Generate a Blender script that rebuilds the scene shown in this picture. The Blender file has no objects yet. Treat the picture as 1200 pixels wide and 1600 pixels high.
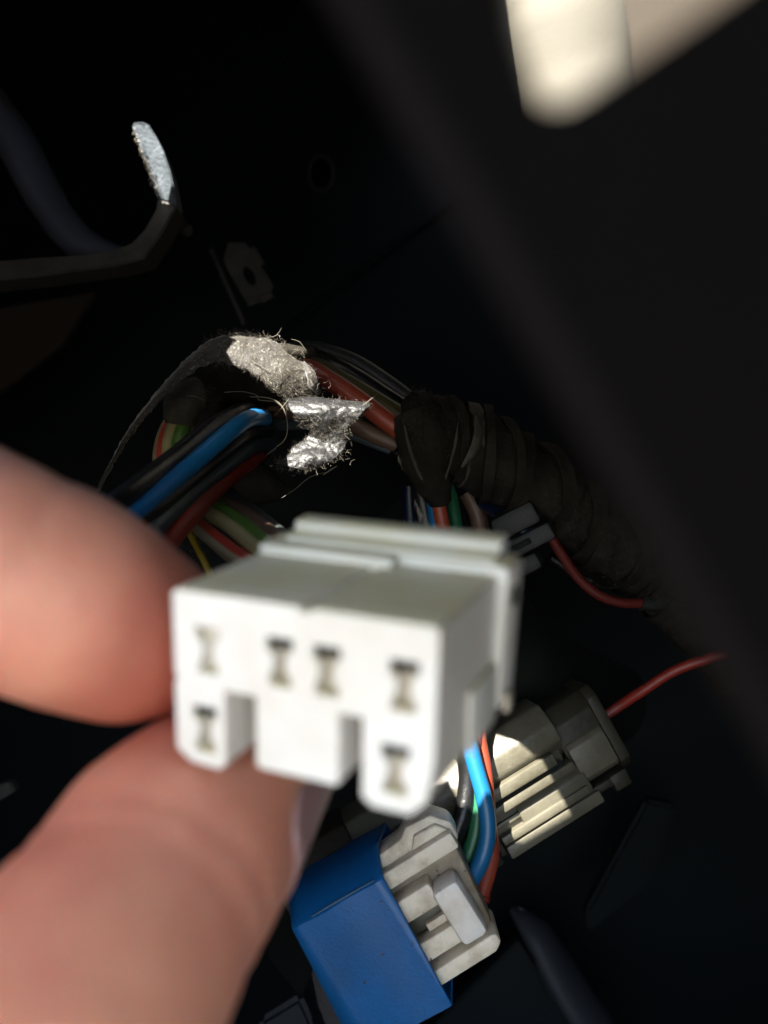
import bpy, bmesh, math, random
from mathutils import Vector, Matrix, noise, Quaternion
random.seed(7)
R = math.radians
C = bpy.context.scene.collection
U = 0.001                                   # everything below is written in millimetres
K = math.tan(R(30)) / 800                   # half the vertical field of view is 30 degrees

# ------------------------------------------------------------------ camera, sky, sun, exposure
cam_d = bpy.data.cameras.new('camera'); cam = bpy.data.objects.new('camera', cam_d); C.objects.link(cam)
cam.rotation_euler = (R(90), 0, 0)
cam_d.sensor_fit = 'VERTICAL'; cam_d.sensor_height = 4.8; cam_d.sensor_width = 3.6
cam_d.lens = 2.4 / math.tan(R(30))
cam_d.clip_start = 0.002; cam_d.clip_end = 200
cam_d.dof.use_dof = True; cam_d.dof.focus_distance = 0.150; cam_d.dof.aperture_fstop = 2.15
bpy.context.scene.camera = cam
SUN = Vector((-0.35, -0.55, 0.75)).normalized()          # towards the sun
w = bpy.data.worlds.new('World'); bpy.context.scene.world = w; w.use_nodes = True
nt = w.node_tree; sky = nt.nodes.new('ShaderNodeTexSky'); sky.sky_type = 'NISHITA'; sky.sun_disc = False
sky.sun_elevation = math.asin(SUN.z); sky.sun_rotation = math.atan2(SUN.x, SUN.y)
bg = nt.nodes['Background']; nt.links.new(sky.outputs[0], bg.inputs[0]); bg.inputs[1].default_value = 0.095
sd = bpy.data.lights.new('sun', 'SUN'); sd.energy = 5.0; sd.angle = R(0.35); sd.color = (1.0, 0.95, 0.86)
so = bpy.data.objects.new('sun', sd); C.objects.link(so); so.rotation_euler = SUN.to_track_quat('Z', 'Y').to_euler()
sc = bpy.context.scene
sc.view_settings.view_transform = 'Standard'; sc.view_settings.look = 'None'; sc.view_settings.gamma = 1
sc.view_settings.exposure = 2.72
sc.cycles.max_bounces = 6

# ------------------------------------------------------------------ helpers
def P(px, py, d):
    return Vector(((px - 600) * K * d, d, (800 - py) * K * d))
def mat(name, col, rough=0.5, metal=0.0, col2=None, nscale=120, bump=0.0, bscale=900, spec=0.5, sss=0.0, sheen=0.0,
        speck=None, sthr=0.66, sscale=700, lo=0.35, hi=0.65, coat=0.0):
    m = bpy.data.materials.new(name); m.use_nodes = True
    t = m.node_tree; b = t.nodes['Principled BSDF']
    b.inputs['Base Color'].default_value = (*col, 1); b.inputs['Roughness'].default_value = rough
    b.inputs['Metallic'].default_value = metal; b.inputs['Specular IOR Level'].default_value = spec
    tc = t.nodes.new('ShaderNodeTexCoord')
    out = None
    if col2:
        n = t.nodes.new('ShaderNodeTexNoise'); n.inputs['Scale'].default_value = nscale; n.inputs['Detail'].default_value = 6
        n.inputs['Roughness'].default_value = 0.65
        t.links.new(tc.outputs['Object'], n.inputs['Vector'])
        r = t.nodes.new('ShaderNodeValToRGB'); r.color_ramp.elements[0].position = lo; r.color_ramp.elements[1].position = hi
        r.color_ramp.elements[0].color = (*col, 1); r.color_ramp.elements[1].color = (*col2, 1)
        t.links.new(n.outputs['Fac'], r.inputs['Fac']); out = r.outputs['Color']
    if speck:
        n = t.nodes.new('ShaderNodeTexNoise'); n.inputs['Scale'].default_value = sscale; n.inputs['Detail'].default_value = 3
        t.links.new(tc.outputs['Object'], n.inputs['Vector'])
        mr = t.nodes.new('ShaderNodeMapRange'); mr.inputs['From Min'].default_value = sthr; mr.inputs['From Max'].default_value = sthr + 0.05
        t.links.new(n.outputs['Fac'], mr.inputs['Value'])
        mx = t.nodes.new('ShaderNodeMix'); mx.data_type = 'RGBA'
        t.links.new(mr.outputs['Result'], mx.inputs['Factor'])
        if out is not None: t.links.new(out, mx.inputs['A'])
        else: mx.inputs['A'].default_value = (*col, 1)
        mx.inputs['B'].default_value = (*speck, 1); out = mx.outputs['Result']
    if out is not None: t.links.new(out, b.inputs['Base Color'])
    if bump:
        n = t.nodes.new('ShaderNodeTexNoise'); n.inputs['Scale'].default_value = bscale; n.inputs['Detail'].default_value = 5
        t.links.new(tc.outputs['Object'], n.inputs['Vector'])
        bp = t.nodes.new('ShaderNodeBump'); bp.inputs['Strength'].default_value = bump; bp.inputs['Distance'].default_value = 0.0004
        t.links.new(n.outputs['Fac'], bp.inputs['Height']); t.links.new(bp.outputs['Normal'], b.inputs['Normal'])
    if sss:
        b.inputs['Subsurface Weight'].default_value = sss; b.inputs['Subsurface Radius'].default_value = (1.0, 0.35, 0.2)
        b.inputs['Subsurface Scale'].default_value = 0.004
    if sheen:
        b.inputs['Sheen Weight'].default_value = sheen; b.inputs['Sheen Roughness'].default_value = 0.4
    if coat:
        b.inputs['Coat Weight'].default_value = coat; b.inputs['Coat Roughness'].default_value = 0.25
    return m
def stripe_mat(name, col, col2, width=0.16, at=0.5, rough=0.38):
    """wire insulation with one printed tracer line running along it (u runs round the wire)"""
    m = mat(name, col, rough); t = m.node_tree; b = t.nodes['Principled BSDF']
    uv = t.nodes.new('ShaderNodeUVMap'); sx = t.nodes.new('ShaderNodeSeparateXYZ'); t.links.new(uv.outputs['UV'], sx.inputs[0])
    s1 = t.nodes.new('ShaderNodeMath'); s1.operation = 'SUBTRACT'; t.links.new(sx.outputs['X'], s1.inputs[0]); s1.inputs[1].default_value = at
    a = t.nodes.new('ShaderNodeMath'); a.operation = 'ABSOLUTE'; t.links.new(s1.outputs[0], a.inputs[0])
    l = t.nodes.new('ShaderNodeMath'); l.operation = 'LESS_THAN'; t.links.new(a.outputs[0], l.inputs[0]); l.inputs[1].default_value = width / 2
    mx = t.nodes.new('ShaderNodeMix'); mx.data_type = 'RGBA'; t.links.new(l.outputs[0], mx.inputs['Factor'])
    mx.inputs['A'].default_value = (*col, 1); mx.inputs['B'].default_value = (*col2, 1)
    t.links.new(mx.outputs['Result'], b.inputs['Base Color'])
    return m
class Mesh:
    """collects geometry in millimetres; build() links it as ONE mesh object"""
    def __init__(s): s.v = []; s.f = []; s.uv = {}
    def add(s, vs, fs, M=None):
        o = len(s.v); s.v += [tuple(M @ Vector(v)) if M else tuple(v) for v in vs]; s.f += [tuple(i + o for i in f) for f in fs]
        return s
    def box(s, x0, x1, y0, y1, z0, z1, M=None, bev=0.0, seg=2):
        bm = bmesh.new(); bmesh.ops.create_cube(bm, size=1)
        for v in bm.verts:
            v.co = Vector((x0 + (v.co.x + .5) * (x1 - x0), y0 + (v.co.y + .5) * (y1 - y0), z0 + (v.co.z + .5) * (z1 - z0)))
        if bev: bmesh.ops.bevel(bm, geom=bm.edges[:], offset=bev, segments=seg, affect='EDGES', profile=0.5)
        return s.frombm(bm, M)
    def frombm(s, bm, M=None):
        bm.verts.ensure_lookup_table(); bm.verts.index_update()
        s.add([v.co.copy() for v in bm.verts], [[v.index for v in f.verts] for f in bm.faces], M); bm.free(); return s
    def prism(s, poly, a0, a1, axis='x', M=None, bev=0.0, seg=2):
        """polygon in the other two axes (in order xyz minus axis) extruded along axis"""
        def mk(p, a):
            return Vector((a, p[0], p[1])) if axis == 'x' else Vector((p[0], a, p[1])) if axis == 'y' else Vector((p[0], p[1], a))
        bm = bmesh.new(); n = len(poly)
        A = [bm.verts.new(mk(p, a0)) for p in poly]; B = [bm.verts.new(mk(p, a1)) for p in poly]
        bm.faces.new(A); bm.faces.new(B[::-1])
        for i in range(n): bm.faces.new((A[i], B[i], B[(i + 1) % n], A[(i + 1) % n]))
        bmesh.ops.recalc_face_normals(bm, faces=bm.faces[:])
        if bev: bmesh.ops.bevel(bm, geom=bm.edges[:], offset=bev, segments=seg, affect='EDGES', profile=0.5, clamp_overlap=True)
        return s.frombm(bm, M)
    def holed(s, outer, holes, z0, z1, M=None, bev=0.0):
        """flat outline with holes (x, y) between z0 and z1"""
        cu = bpy.data.curves.new('t', 'CURVE'); cu.dimensions = '2D'; cu.fill_mode = 'BOTH'; cu.extrude = (z1 - z0) / 2 - bev
        cu.bevel_depth = bev; cu.bevel_resolution = 1; cu.offset = -bev
        for poly in [outer] + holes:
            sp = cu.splines.new('POLY'); sp.points.add(len(poly) - 1); sp.use_cyclic_u = True
            for q, p in zip(sp.points, poly): q.co = (p[0], p[1], 0, 1)
        ob = bpy.data.objects.new('t', cu); me = bpy.data.meshes.new_from_object(ob)
        zc = (z0 + z1) / 2
        s.add([(v.co.x, v.co.y, v.co.z + zc) for v in me.vertices], [list(p.vertices) for p in me.polygons], M)
        bpy.data.objects.remove(ob); bpy.data.curves.remove(cu); bpy.data.meshes.remove(me); return s
    def tube(s, pts, r, n=12, step=1.2, r2=None, caps=True, wob=0.0, flat=1.0):
        """smooth tube through pts; r a number or a list per point"""
        pts = [Vector(p) for p in pts]; rs = list(r) if isinstance(r, (list, tuple)) else [r] * len(pts)
        P_, Q_ = [], []
        for i in range(len(pts) - 1):
            p0 = pts[max(i - 1, 0)]; p1 = pts[i]; p2 = pts[i + 1]; p3 = pts[min(i + 2, len(pts) - 1)]
            m = max(2, int((p2 - p1).length / step))
            for j in range(m):
                t = j / m
                P_.append(0.5 * ((2 * p1) + (p2 - p0) * t + (2 * p0 - 5 * p1 + 4 * p2 - p3) * t * t + (3 * p1 - p0 - 3 * p2 + p3) * t ** 3))
                u = t * t * (3 - 2 * t); Q_.append(rs[i] * (1 - u) + rs[i + 1] * u)
        P_.append(pts[-1]); Q_.append(rs[-1])
        T = [(P_[min(i + 1, len(P_) - 1)] - P_[max(i - 1, 0)]).normalized() for i in range(len(P_))]
        nrm = T[0].cross(Vector((0, 0, 1)));  nrm = nrm if nrm.length > .1 else T[0].cross(Vector((1, 0, 0))); nrm.normalize()
        base = len(s.v); L = 0; rows = []
        for i, p in enumerate(P_):
            if i: L += (p - P_[i - 1]).length; nrm = (nrm - T[i] * nrm.dot(T[i])).normalized()
            bn = T[i].cross(nrm); row = []
            for j in range(n):
                a = 2 * math.pi * j / n
                rr = Q_[i]
                if wob: rr *= 1 + wob * noise.noise((p + nrm * math.cos(a) * 4 + bn * math.sin(a) * 4) * 0.22)
                s.v.append(tuple(p + (nrm * math.cos(a) + bn * math.sin(a) * flat) * rr)); row.append(len(s.v) - 1)
            rows.append((row, L))
        for i in range(len(rows) - 1):
            a, la = rows[i]; b, lb = rows[i + 1]
            for j in range(n):
                j2 = (j + 1) % n; s.uv[len(s.f)] = [(j / n, la), ((j + 1) / n, la), ((j + 1) / n, lb), (j / n, lb)]
                s.f.append((a[j], a[j2], b[j2], b[j]))
        if caps: s.f.append(tuple(rows[0][0][::-1])); s.f.append(tuple(rows[-1][0]))
        return s
    def build(s, name, m, parent=None, smooth=True, **props):
        me = bpy.data.meshes.new(name); off = parent_world(parent)
        me.from_pydata([((x * U - off.x), (y * U - off.y), (z * U - off.z)) for x, y, z in s.v], [], s.f)
        if s.uv:
            l = me.uv_layers.new(name='UVMap')
            for fi, uvs in s.uv.items():
                for li, c in zip(me.polygons[fi].loop_indices, uvs): l.data[li].uv = c
        me.materials.append(m); me.update()
        if smooth: me.polygons.foreach_set('use_smooth', [True] * len(me.polygons)); me.set_sharp_from_angle(angle=R(38))
        o = bpy.data.objects.new(name, me); C.objects.link(o)
        if parent: o.parent = parent
        for k_, v_ in props.items(): o[k_] = v_
        return o
def parent_world(p):
    v = Vector((0, 0, 0))
    while p is not None: v = v + p.location; p = p.parent
    return v
def thing(name, label, cat, at, group=None):
    o = bpy.data.objects.new(name, None); o.empty_display_size = 0.005; C.objects.link(o)
    o.location = Vector(at) * U; o['label'] = label; o['category'] = cat
    if group: o['group'] = group
    return o
def frame(px, py, d, ang, yaw=0, pitch=0):
    """local x runs ang degrees above the image's right, y away from the lens, z across"""
    return Matrix.Translation(P(px, py, d)) @ Matrix.Rotation(R(-ang), 4, 'Y') @ Matrix.Rotation(R(pitch), 4, 'X') @ Matrix.Rotation(R(yaw), 4, 'Z')

# ------------------------------------------------------------------ materials
M_white = mat('nylon_white', (0.80, 0.77, 0.725), 0.45, col2=(0.70, 0.66, 0.58), nscale=90, bump=0.15, bscale=700, sss=0.15, spec=.35)
def warm_top_tint(m, up, col):
    """warm light from above, painted as an olive tint on faces that look up along `up` (object axes)"""
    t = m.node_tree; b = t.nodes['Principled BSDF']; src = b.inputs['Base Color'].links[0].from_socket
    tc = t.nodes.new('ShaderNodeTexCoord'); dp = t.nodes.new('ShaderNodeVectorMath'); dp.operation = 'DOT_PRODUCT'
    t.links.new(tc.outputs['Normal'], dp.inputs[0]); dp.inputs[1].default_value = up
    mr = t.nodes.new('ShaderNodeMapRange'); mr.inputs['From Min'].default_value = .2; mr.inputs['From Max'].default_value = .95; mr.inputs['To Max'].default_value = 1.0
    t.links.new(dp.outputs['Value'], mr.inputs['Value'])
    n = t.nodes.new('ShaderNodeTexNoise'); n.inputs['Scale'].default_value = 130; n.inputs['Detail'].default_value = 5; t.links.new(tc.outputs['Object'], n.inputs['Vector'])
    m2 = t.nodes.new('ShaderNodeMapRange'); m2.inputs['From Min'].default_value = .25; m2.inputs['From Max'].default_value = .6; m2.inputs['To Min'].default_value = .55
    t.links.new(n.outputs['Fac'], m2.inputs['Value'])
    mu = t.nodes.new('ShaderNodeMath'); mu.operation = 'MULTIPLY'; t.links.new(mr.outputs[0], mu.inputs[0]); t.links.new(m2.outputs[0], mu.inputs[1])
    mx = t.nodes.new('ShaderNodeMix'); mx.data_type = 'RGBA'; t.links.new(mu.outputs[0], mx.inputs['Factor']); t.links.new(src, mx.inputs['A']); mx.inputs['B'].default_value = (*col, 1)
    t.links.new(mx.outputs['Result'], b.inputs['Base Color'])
warm_top_tint(M_white, Vector((0.016, -0.196, 0.98)), (0.60, 0.53, 0.32))  # warm light on the plug's top painted into its colour
M_white2 = mat('nylon_dirty', (0.78, 0.69, 0.56), 0.45, col2=(0.26, 0.19, 0.11), nscale=130, bump=0.25, bscale=900, speck=(0.08, 0.06, 0.04), sthr=0.71, sscale=900, lo=.42, hi=.74, sss=0.1)
M_recess = mat('nylon_recess', (0.36, 0.29, 0.21), 0.55, col2=(0.16, 0.12, 0.07), nscale=200, bump=.3, speck=(0.04, 0.03, 0.02), sthr=.66, sscale=900)  # darker, browner nylon for the set-back housing face
M_pad = mat('nylon_pad', (0.80, 0.75, 0.70), 0.4, col2=(0.50, 0.42, 0.30), nscale=110, bump=0.15, bscale=700, speck=(0.06, 0.05, 0.03), sthr=.74, sscale=1000, lo=.5, hi=.8, sss=.1)
M_tin = mat('terminal_tan', (0.42, 0.36, 0.26), 0.45, metal=0.2, col2=(0.5, 0.45, 0.36), nscale=500)
M_skin = mat('skin', (0.68, 0.325, 0.205), 0.5, col2=(0.52, 0.175, 0.135), nscale=45, bump=0.35, bscale=1400, sss=0.85, lo=.3, hi=.75)
M_nail = mat('nail', (0.36, 0.20, 0.195), 0.35, sss=0.4, bump=0.1, bscale=500)
M_blue = mat('wire_blue', (0.008, 0.11, 0.26), 0.36, speck=(0.03, 0.08, 0.12), sthr=.7, bump=.1)
M_black = mat('wire_black', (0.008, 0.008, 0.008), 0.33, bump=.25, bscale=1500, speck=(.03, .027, .024), sthr=.68, sscale=1200)
M_grey = mat('wire_grey', (0.032, 0.036, 0.036), 0.45, bump=.1)
M_slate = mat('wire_slate', (0.022, 0.036, 0.04), 0.42, bump=.1)
M_red = mat('wire_red', (0.22, 0.018, 0.010), 0.42, col2=(0.19, 0.022, 0.016), nscale=200, bump=.1)
M_orange = mat('wire_orange', (0.24, 0.040, 0.020), 0.42, bump=.1)
M_dred = mat('wire_dark_red', (0.20, 0.016, 0.009), 0.45, bump=.1)
M_dred2 = mat('wire_dim_red', (0.085, 0.008, 0.005), 0.5)
M_green = mat('wire_green', (0.012, 0.10, 0.045), 0.4, bump=.1)
M_lgreen = mat('wire_leaf_green', (0.06, 0.13, 0.022), 0.4)
M_olive = mat('wire_olive', (0.06, 0.052, 0.016), 0.45)
M_brown = mat('wire_brown', (0.085, 0.05, 0.034), 0.45)
M_tan = mat('wire_tan', (0.34, 0.24, 0.18), 0.45)
M_yellow = mat('wire_yellow', (0.28, 0.20, 0.02), 0.4)
M_navy = mat('wire_navy', (0.003, 0.007, 0.03), 0.4)
M_creamred = stripe_mat('wire_cream_red', (0.27, 0.22, 0.14), (0.34, 0.035, 0.022), 0.22, 0.62)
M_creamgreen = stripe_mat('wire_cream_green', (0.26, 0.23, 0.11), (0.10, 0.17, 0.025), 0.2, 0.5)
M_bluered = stripe_mat('wire_slate_red', (0.05, 0.068, 0.078), (0.2, 0.05, 0.03), 0.1, 0.55)
M_tape = mat('harness_tape', (0.009, 0.008, 0.006), 0.85, spec=.12, col2=(0.029, 0.025, 0.019), nscale=160, bump=0.8, bscale=600, lo=.4, hi=.8)
M_tape_l = mat('old_grey_tape', (0.030, 0.027, 0.021), 0.7, spec=.2, col2=(0.075, 0.068, 0.055), nscale=220, bump=0.8, bscale=700)
M_cloth = mat('cloth_tape', (0.026, 0.0215, 0.0145), 0.7, col2=(0.010, 0.008, 0.0055), nscale=200, bump=0.45, bscale=1500, speck=(0.13, 0.115, 0.09), sthr=.60, sscale=2400, sheen=0.5)
M_silver = mat('cloth_tape_adhesive', (0.021, 0.0215, 0.023), 0.45, metal=0.15, col2=(0.010, 0.010, 0.010), nscale=240, bump=0.45, bscale=1700, speck=(0.10, 0.10, 0.105), sthr=.63, sscale=2400)
M_fibre = mat('fibre', (0.15, 0.132, 0.102), 0.5, spec=.5)
M_dfibre = mat('dust_fibre', (0.05, 0.046, 0.04), 0.7)
M_sleeve = mat('blue_sleeve', (0.004, 0.105, 0.325), 0.42, col2=(0.012, 0.060, 0.155), nscale=55, bump=0.12, bscale=2500, speck=(0.03, 0.04, 0.06), sthr=.68, sscale=1100, lo=.45, hi=.85)
M_gplas = mat('grey_nylon', (0.105, 0.097, 0.070), 0.42, col2=(0.066, 0.060, 0.041), nscale=110, bump=0.3, bscale=800, speck=(.08, .07, .05), sthr=.7, sscale=700)
M_gplas2 = mat('grey_nylon_boot', (0.028, 0.026, 0.018), 0.5, spec=.3, col2=(0.020, 0.018, 0.012), nscale=150, bump=0.3, bscale=800)
M_bplas = mat('brown_nylon', (0.018, 0.014, 0.010), 0.5, col2=(0.03, 0.023, 0.016), nscale=150, bump=.3)
M_dplas = mat('dark_grey_plastic', (0.008, 0.0088, 0.0085), 0.6, bump=.2)
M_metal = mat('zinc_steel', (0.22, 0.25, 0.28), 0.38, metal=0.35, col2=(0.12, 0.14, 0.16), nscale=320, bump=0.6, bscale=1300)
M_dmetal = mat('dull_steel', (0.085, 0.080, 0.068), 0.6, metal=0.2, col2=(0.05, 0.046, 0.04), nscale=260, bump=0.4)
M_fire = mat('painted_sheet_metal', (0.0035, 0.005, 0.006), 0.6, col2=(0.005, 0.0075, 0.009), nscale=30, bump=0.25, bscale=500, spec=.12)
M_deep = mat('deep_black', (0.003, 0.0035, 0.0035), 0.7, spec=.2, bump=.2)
M_tube = mat('grey_blue_plastic', (0.017, 0.0185, 0.024), 0.6, bump=0.5, bscale=700, spec=.3)
M_lint = mat('brown_panel', (0.03, 0.021, 0.014), 0.8, spec=.2, bump=.2)
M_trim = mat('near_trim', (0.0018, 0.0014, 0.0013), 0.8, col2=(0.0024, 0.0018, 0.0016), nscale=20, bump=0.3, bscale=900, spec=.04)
M_carpet = mat('carpet', (0.006, 0.006, 0.007), 0.95, bump=1.0, bscale=900, spec=.1)
M_cream = mat('cream_trim', (0.115, 0.103, 0.078), 0.8, bump=.2)
M_tanp = mat('tan_trim', (0.032, 0.021, 0.009), 0.7, bump=.2)
M_ground = mat('road_surface', (0.15, 0.145, 0.14), 0.9, col2=(0.11, 0.105, 0.10), nscale=1.5)

# ------------------------------------------------------------------ the setting
def struct(o): o['kind'] = 'structure'; return o
G = Mesh(); G.add([(-60000, -60000, -550), (60000, -60000, -550), (60000, 60000, -550), (-60000, 60000, -550)], [(0, 1, 2, 3)])
struct(G.build('ground', M_ground, smooth=False))
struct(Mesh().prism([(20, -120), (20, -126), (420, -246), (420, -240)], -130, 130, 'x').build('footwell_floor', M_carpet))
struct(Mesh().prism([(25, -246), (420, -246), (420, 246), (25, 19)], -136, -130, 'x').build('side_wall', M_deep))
struct(Mesh().box(72, 140, -22, -14, -126, 110, bev=1).build('right_light_blocker', M_deep))  # unseen blocker added to dim light from behind the camera's right
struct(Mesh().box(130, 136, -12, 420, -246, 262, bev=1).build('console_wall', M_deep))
# added sloping sun blocker above the picture, gaps shaped to cast sun patches
SL, OF = math.tan(R(30)) * 1.0, 6.0
sx = Vector((1, 0, 0)); sy = Vector((0, 1, SL)).normalized(); sz = sx.cross(sy)
MC = Matrix.Translation((0, 0, OF)) @ Matrix((sx, sy, sz)).transposed().to_4x4()
def gap(px_poly):
    out = []
    for px, py, d in px_poly:
        p = P(px, py, d); t = (SL * p.y + OF - p.z) / (SUN.z - SL * SUN.y); q = p + SUN * t
        l = MC.inverted() @ q; out.append((l.x, l.y))
    return out
gaps = [gap([(346, 512, 150), (370, 540, 150), (355, 560, 149), (370, 588, 148), (400, 600, 147), (424, 624, 147), (440, 645, 147), (466, 672, 146.6), (452, 694, 146.6), (424, 712, 145.6), (412, 735, 145), (425, 758, 145), (540, 752, 146), (562, 700, 146.8), (566, 664, 147), (592, 642, 148), (584, 626, 149), (512, 613, 150), (502, 590, 150), (484, 560, 150), (440, 520, 150), (400, 508, 150)]),
        gap([(662, 1130, 163), (720, 1070, 157), (790, 1140, 160), (845, 1185, 160), (888, 1262, 160), (815, 1320, 160), (792, 1302, 158), (764, 1288, 154), (745, 1284, 154), (722, 1276, 154), (704, 1232, 163), (655, 1247, 163)]),
        gap([(190, 170, 190), (250, 170, 190), (282, 290, 190), (240, 298, 190)]),
        gap([(735, -330, 250), (1200, -330, 250), (1150, 330, 250), (800, 330, 250)])]
struct(Mesh().holed([(-260, 39), (300, 39), (300, 480), (-260, 480)], gaps, 0, 1.2, MC).build('sun_patch_blocker', M_deep, smooth=False))
struct(Mesh().box(-260, 300, 29, 33, 22, 75, bev=1).build('sky_block_lip', M_deep))  # unseen lip placed to limit sky light on the plug
struct(Mesh().box(-260, 300, -260, 0, 150, 156, bev=1).build('sun_block_shell', mat('tan_plastic', (0.46, 0.37, 0.22), 0.7, bump=.2)))  # unseen shell added to keep sun off the hand and bounce warm light
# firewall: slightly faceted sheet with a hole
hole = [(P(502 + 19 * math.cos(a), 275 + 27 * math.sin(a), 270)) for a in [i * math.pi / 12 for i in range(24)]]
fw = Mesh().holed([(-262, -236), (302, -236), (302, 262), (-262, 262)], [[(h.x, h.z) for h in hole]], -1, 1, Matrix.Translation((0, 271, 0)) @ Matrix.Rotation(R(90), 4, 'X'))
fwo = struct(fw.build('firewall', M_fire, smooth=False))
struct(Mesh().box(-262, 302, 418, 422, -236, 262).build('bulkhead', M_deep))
# folded crease in the firewall: a thin pressed rib from (710,310) to (470,500)
rib = Mesh().tube([P(330, 610, 269), P(470, 497, 269), P(600, 395, 269), P(715, 312, 269), P(790, 262, 269)], [1.1, 1.1, 1.0, .9, .7], n=8, step=4)
rib.build('pressed_rib', M_fire, fwo)
rim = Mesh().tube([h + Vector((0, -2.2, 0)) for h in hole] + [hole[0] + Vector((0, -2.2, 0))], .55, n=6, step=2)
rim.build('hole_rim', M_tube, fwo)

# ------------------------------------------------------------------ dark panels of the footwell
def sheet(poly, thick, bev=.4):
    """polygon of (px, py, d) made into a plate of real thickness, going away from the lens"""
    pts = [P(*p) for p in poly]; n = len(pts)
    bm = bmesh.new(); A = [bm.verts.new(p) for p in pts]; B = [bm.verts.new(p + Vector((0, thick, 0))) for p in pts]
    bm.faces.new(A); bm.faces.new(B[::-1])
    for i in range(n): bm.faces.new((A[i], B[i], B[(i + 1) % n], A[(i + 1) % n]))
    bmesh.ops.recalc_face_normals(bm, faces=bm.faces[:])
    if bev: bmesh.ops.bevel(bm, geom=bm.edges[:], offset=bev, segments=2, affect='EDGES', clamp_overlap=True)
    bmesh.ops.triangulate(bm, faces=[f for f in bm.faces if len(f.verts) > 4])
    return Mesh().frombm(bm)
def one(o, label, cat, group=None):
    o['label'] = label; o['category'] = cat
    if group: o['group'] = group
    return o
# near trim panel, a hand's breadth from nothing: the big soft dark shape on the right
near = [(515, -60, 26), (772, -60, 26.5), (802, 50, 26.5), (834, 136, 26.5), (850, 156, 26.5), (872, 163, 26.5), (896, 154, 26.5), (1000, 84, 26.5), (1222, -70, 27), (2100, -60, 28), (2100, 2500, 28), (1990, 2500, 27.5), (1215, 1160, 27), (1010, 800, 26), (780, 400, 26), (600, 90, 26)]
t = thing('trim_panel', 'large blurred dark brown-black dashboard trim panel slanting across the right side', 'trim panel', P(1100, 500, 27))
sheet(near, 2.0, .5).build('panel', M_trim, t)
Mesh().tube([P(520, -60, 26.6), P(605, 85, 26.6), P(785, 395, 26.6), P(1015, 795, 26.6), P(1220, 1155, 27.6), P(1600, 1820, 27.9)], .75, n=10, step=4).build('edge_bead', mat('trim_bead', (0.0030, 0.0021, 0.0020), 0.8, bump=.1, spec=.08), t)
one(Mesh().tube([P(835, -420, 285), P(845, -60, 279), P(868, 60, 277), P(890, 170, 276), P(910, 330, 276)], [23, 23, 23, 21, 17], n=40, step=3, wob=.01).build('seat_bolster', M_cream), 'sunlit cream seat bolster glowing softly through the notch at the top right', 'bolster')
one(sheet([(900, -90, 262), (1290, -90, 262), (1290, 240, 266), (900, 280, 266)], 3, .6).build('tan_panel', M_tanp), 'blurred tan strip of interior panel right of the cream bolster, top right', 'trim panel')
# grey-blue moulded duct at the far left, curving down to the right
one(Mesh().tube([P(-160, -60, 215), P(-60, 110, 215), P(20, 215, 215), P(70, 310, 216), P(125, 380, 218), P(195, 403, 220)], [10, 9, 8, 7.5, 7, 4], n=24, step=3, flat=.6, wob=.06).build('moulded_duct', mat('duct_grey', (0.10, 0.105, 0.135), 0.6, bump=.5, bscale=700, spec=.2)), 'broad grey-blue moulded duct curving down the upper left corner behind the bracket', 'duct')
one(sheet([(-120, 500, 225), (60, 470, 225), (150, 455, 225), (95, 540, 225), (0, 612, 224), (-120, 690, 222)], 3).build('brown_flap', M_lint), 'faint brown felt-like flap at the left edge below the bracket', 'flap')

# ------------------------------------------------------------------ metal bracket upper left
t = thing('metal_bracket', 'bent grey steel bracket whose upturned tip is caught by the sun, upper left', 'bracket', P(0, 430, 190))
def strip(cs, th):
    """cs: list of (outer point, inner point); a plate following them, thickness th away from the lens"""
    m = Mesh(); n = len(cs); V = []
    for a, b in cs: V += [a, b, b + Vector((0, th, 0)), a + Vector((0, th, 0))]
    F = [(0, 1, 2, 3), tuple(4 * (n - 1) + i for i in (3, 2, 1, 0))]
    for i in range(n - 1):
        for j in range(4): F.append((4 * i + j, 4 * i + 4 + j, 4 * i + 4 + (j + 1) % 4, 4 * i + (j + 1) % 4))
    bm = bmesh.new(); vs = [bm.verts.new(v) for v in V]
    for f in F: bm.faces.new([vs[i] for i in f])
    bmesh.ops.recalc_face_normals(bm, faces=bm.faces[:])
    bmesh.ops.bevel(bm, geom=[e for e in bm.edges if e.calc_face_angle(0) > R(50)], offset=.35, segments=2, affect='EDGES', clamp_overlap=True)
    return m.frombm(bm)
bp = [((-60, 412), (-60, 446), 182), ((0, 407), (0, 437), 184), ((60, 402), (60, 432), 186), ((120, 399), (120, 423), 188), ((170, 393), (180, 416), 190), ((205, 380), (226, 404), 190.5), ((226, 358), (252, 366), 191), ((244, 326), (266, 340), 191.5), ((246, 310), (277, 322), 192)]
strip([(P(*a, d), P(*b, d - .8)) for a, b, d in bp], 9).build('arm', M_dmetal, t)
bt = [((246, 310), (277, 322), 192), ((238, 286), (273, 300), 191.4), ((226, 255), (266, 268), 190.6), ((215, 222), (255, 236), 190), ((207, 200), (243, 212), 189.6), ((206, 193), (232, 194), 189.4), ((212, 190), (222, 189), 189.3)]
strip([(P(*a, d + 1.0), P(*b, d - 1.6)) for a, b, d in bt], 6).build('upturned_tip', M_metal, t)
fl = Mesh()
for i in range(46):                          # burrs of scraped plating along the inner edge
    q = i / 45; px = 211 + 34 * q + random.uniform(-2, 2); py = 205 + 100 * q
    p = P(px, py, 188.6 + q * 2); a = random.uniform(0, 6.28); L = random.uniform(.3, 1.0)
    fl.tube([p, p + Vector((math.cos(a) * L * .5, -.2, math.sin(a) * L * .5)), p + Vector((math.cos(a + .8) * L, -.1, math.sin(a + .8) * L))], .07, n=4, step=.5)
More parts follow.
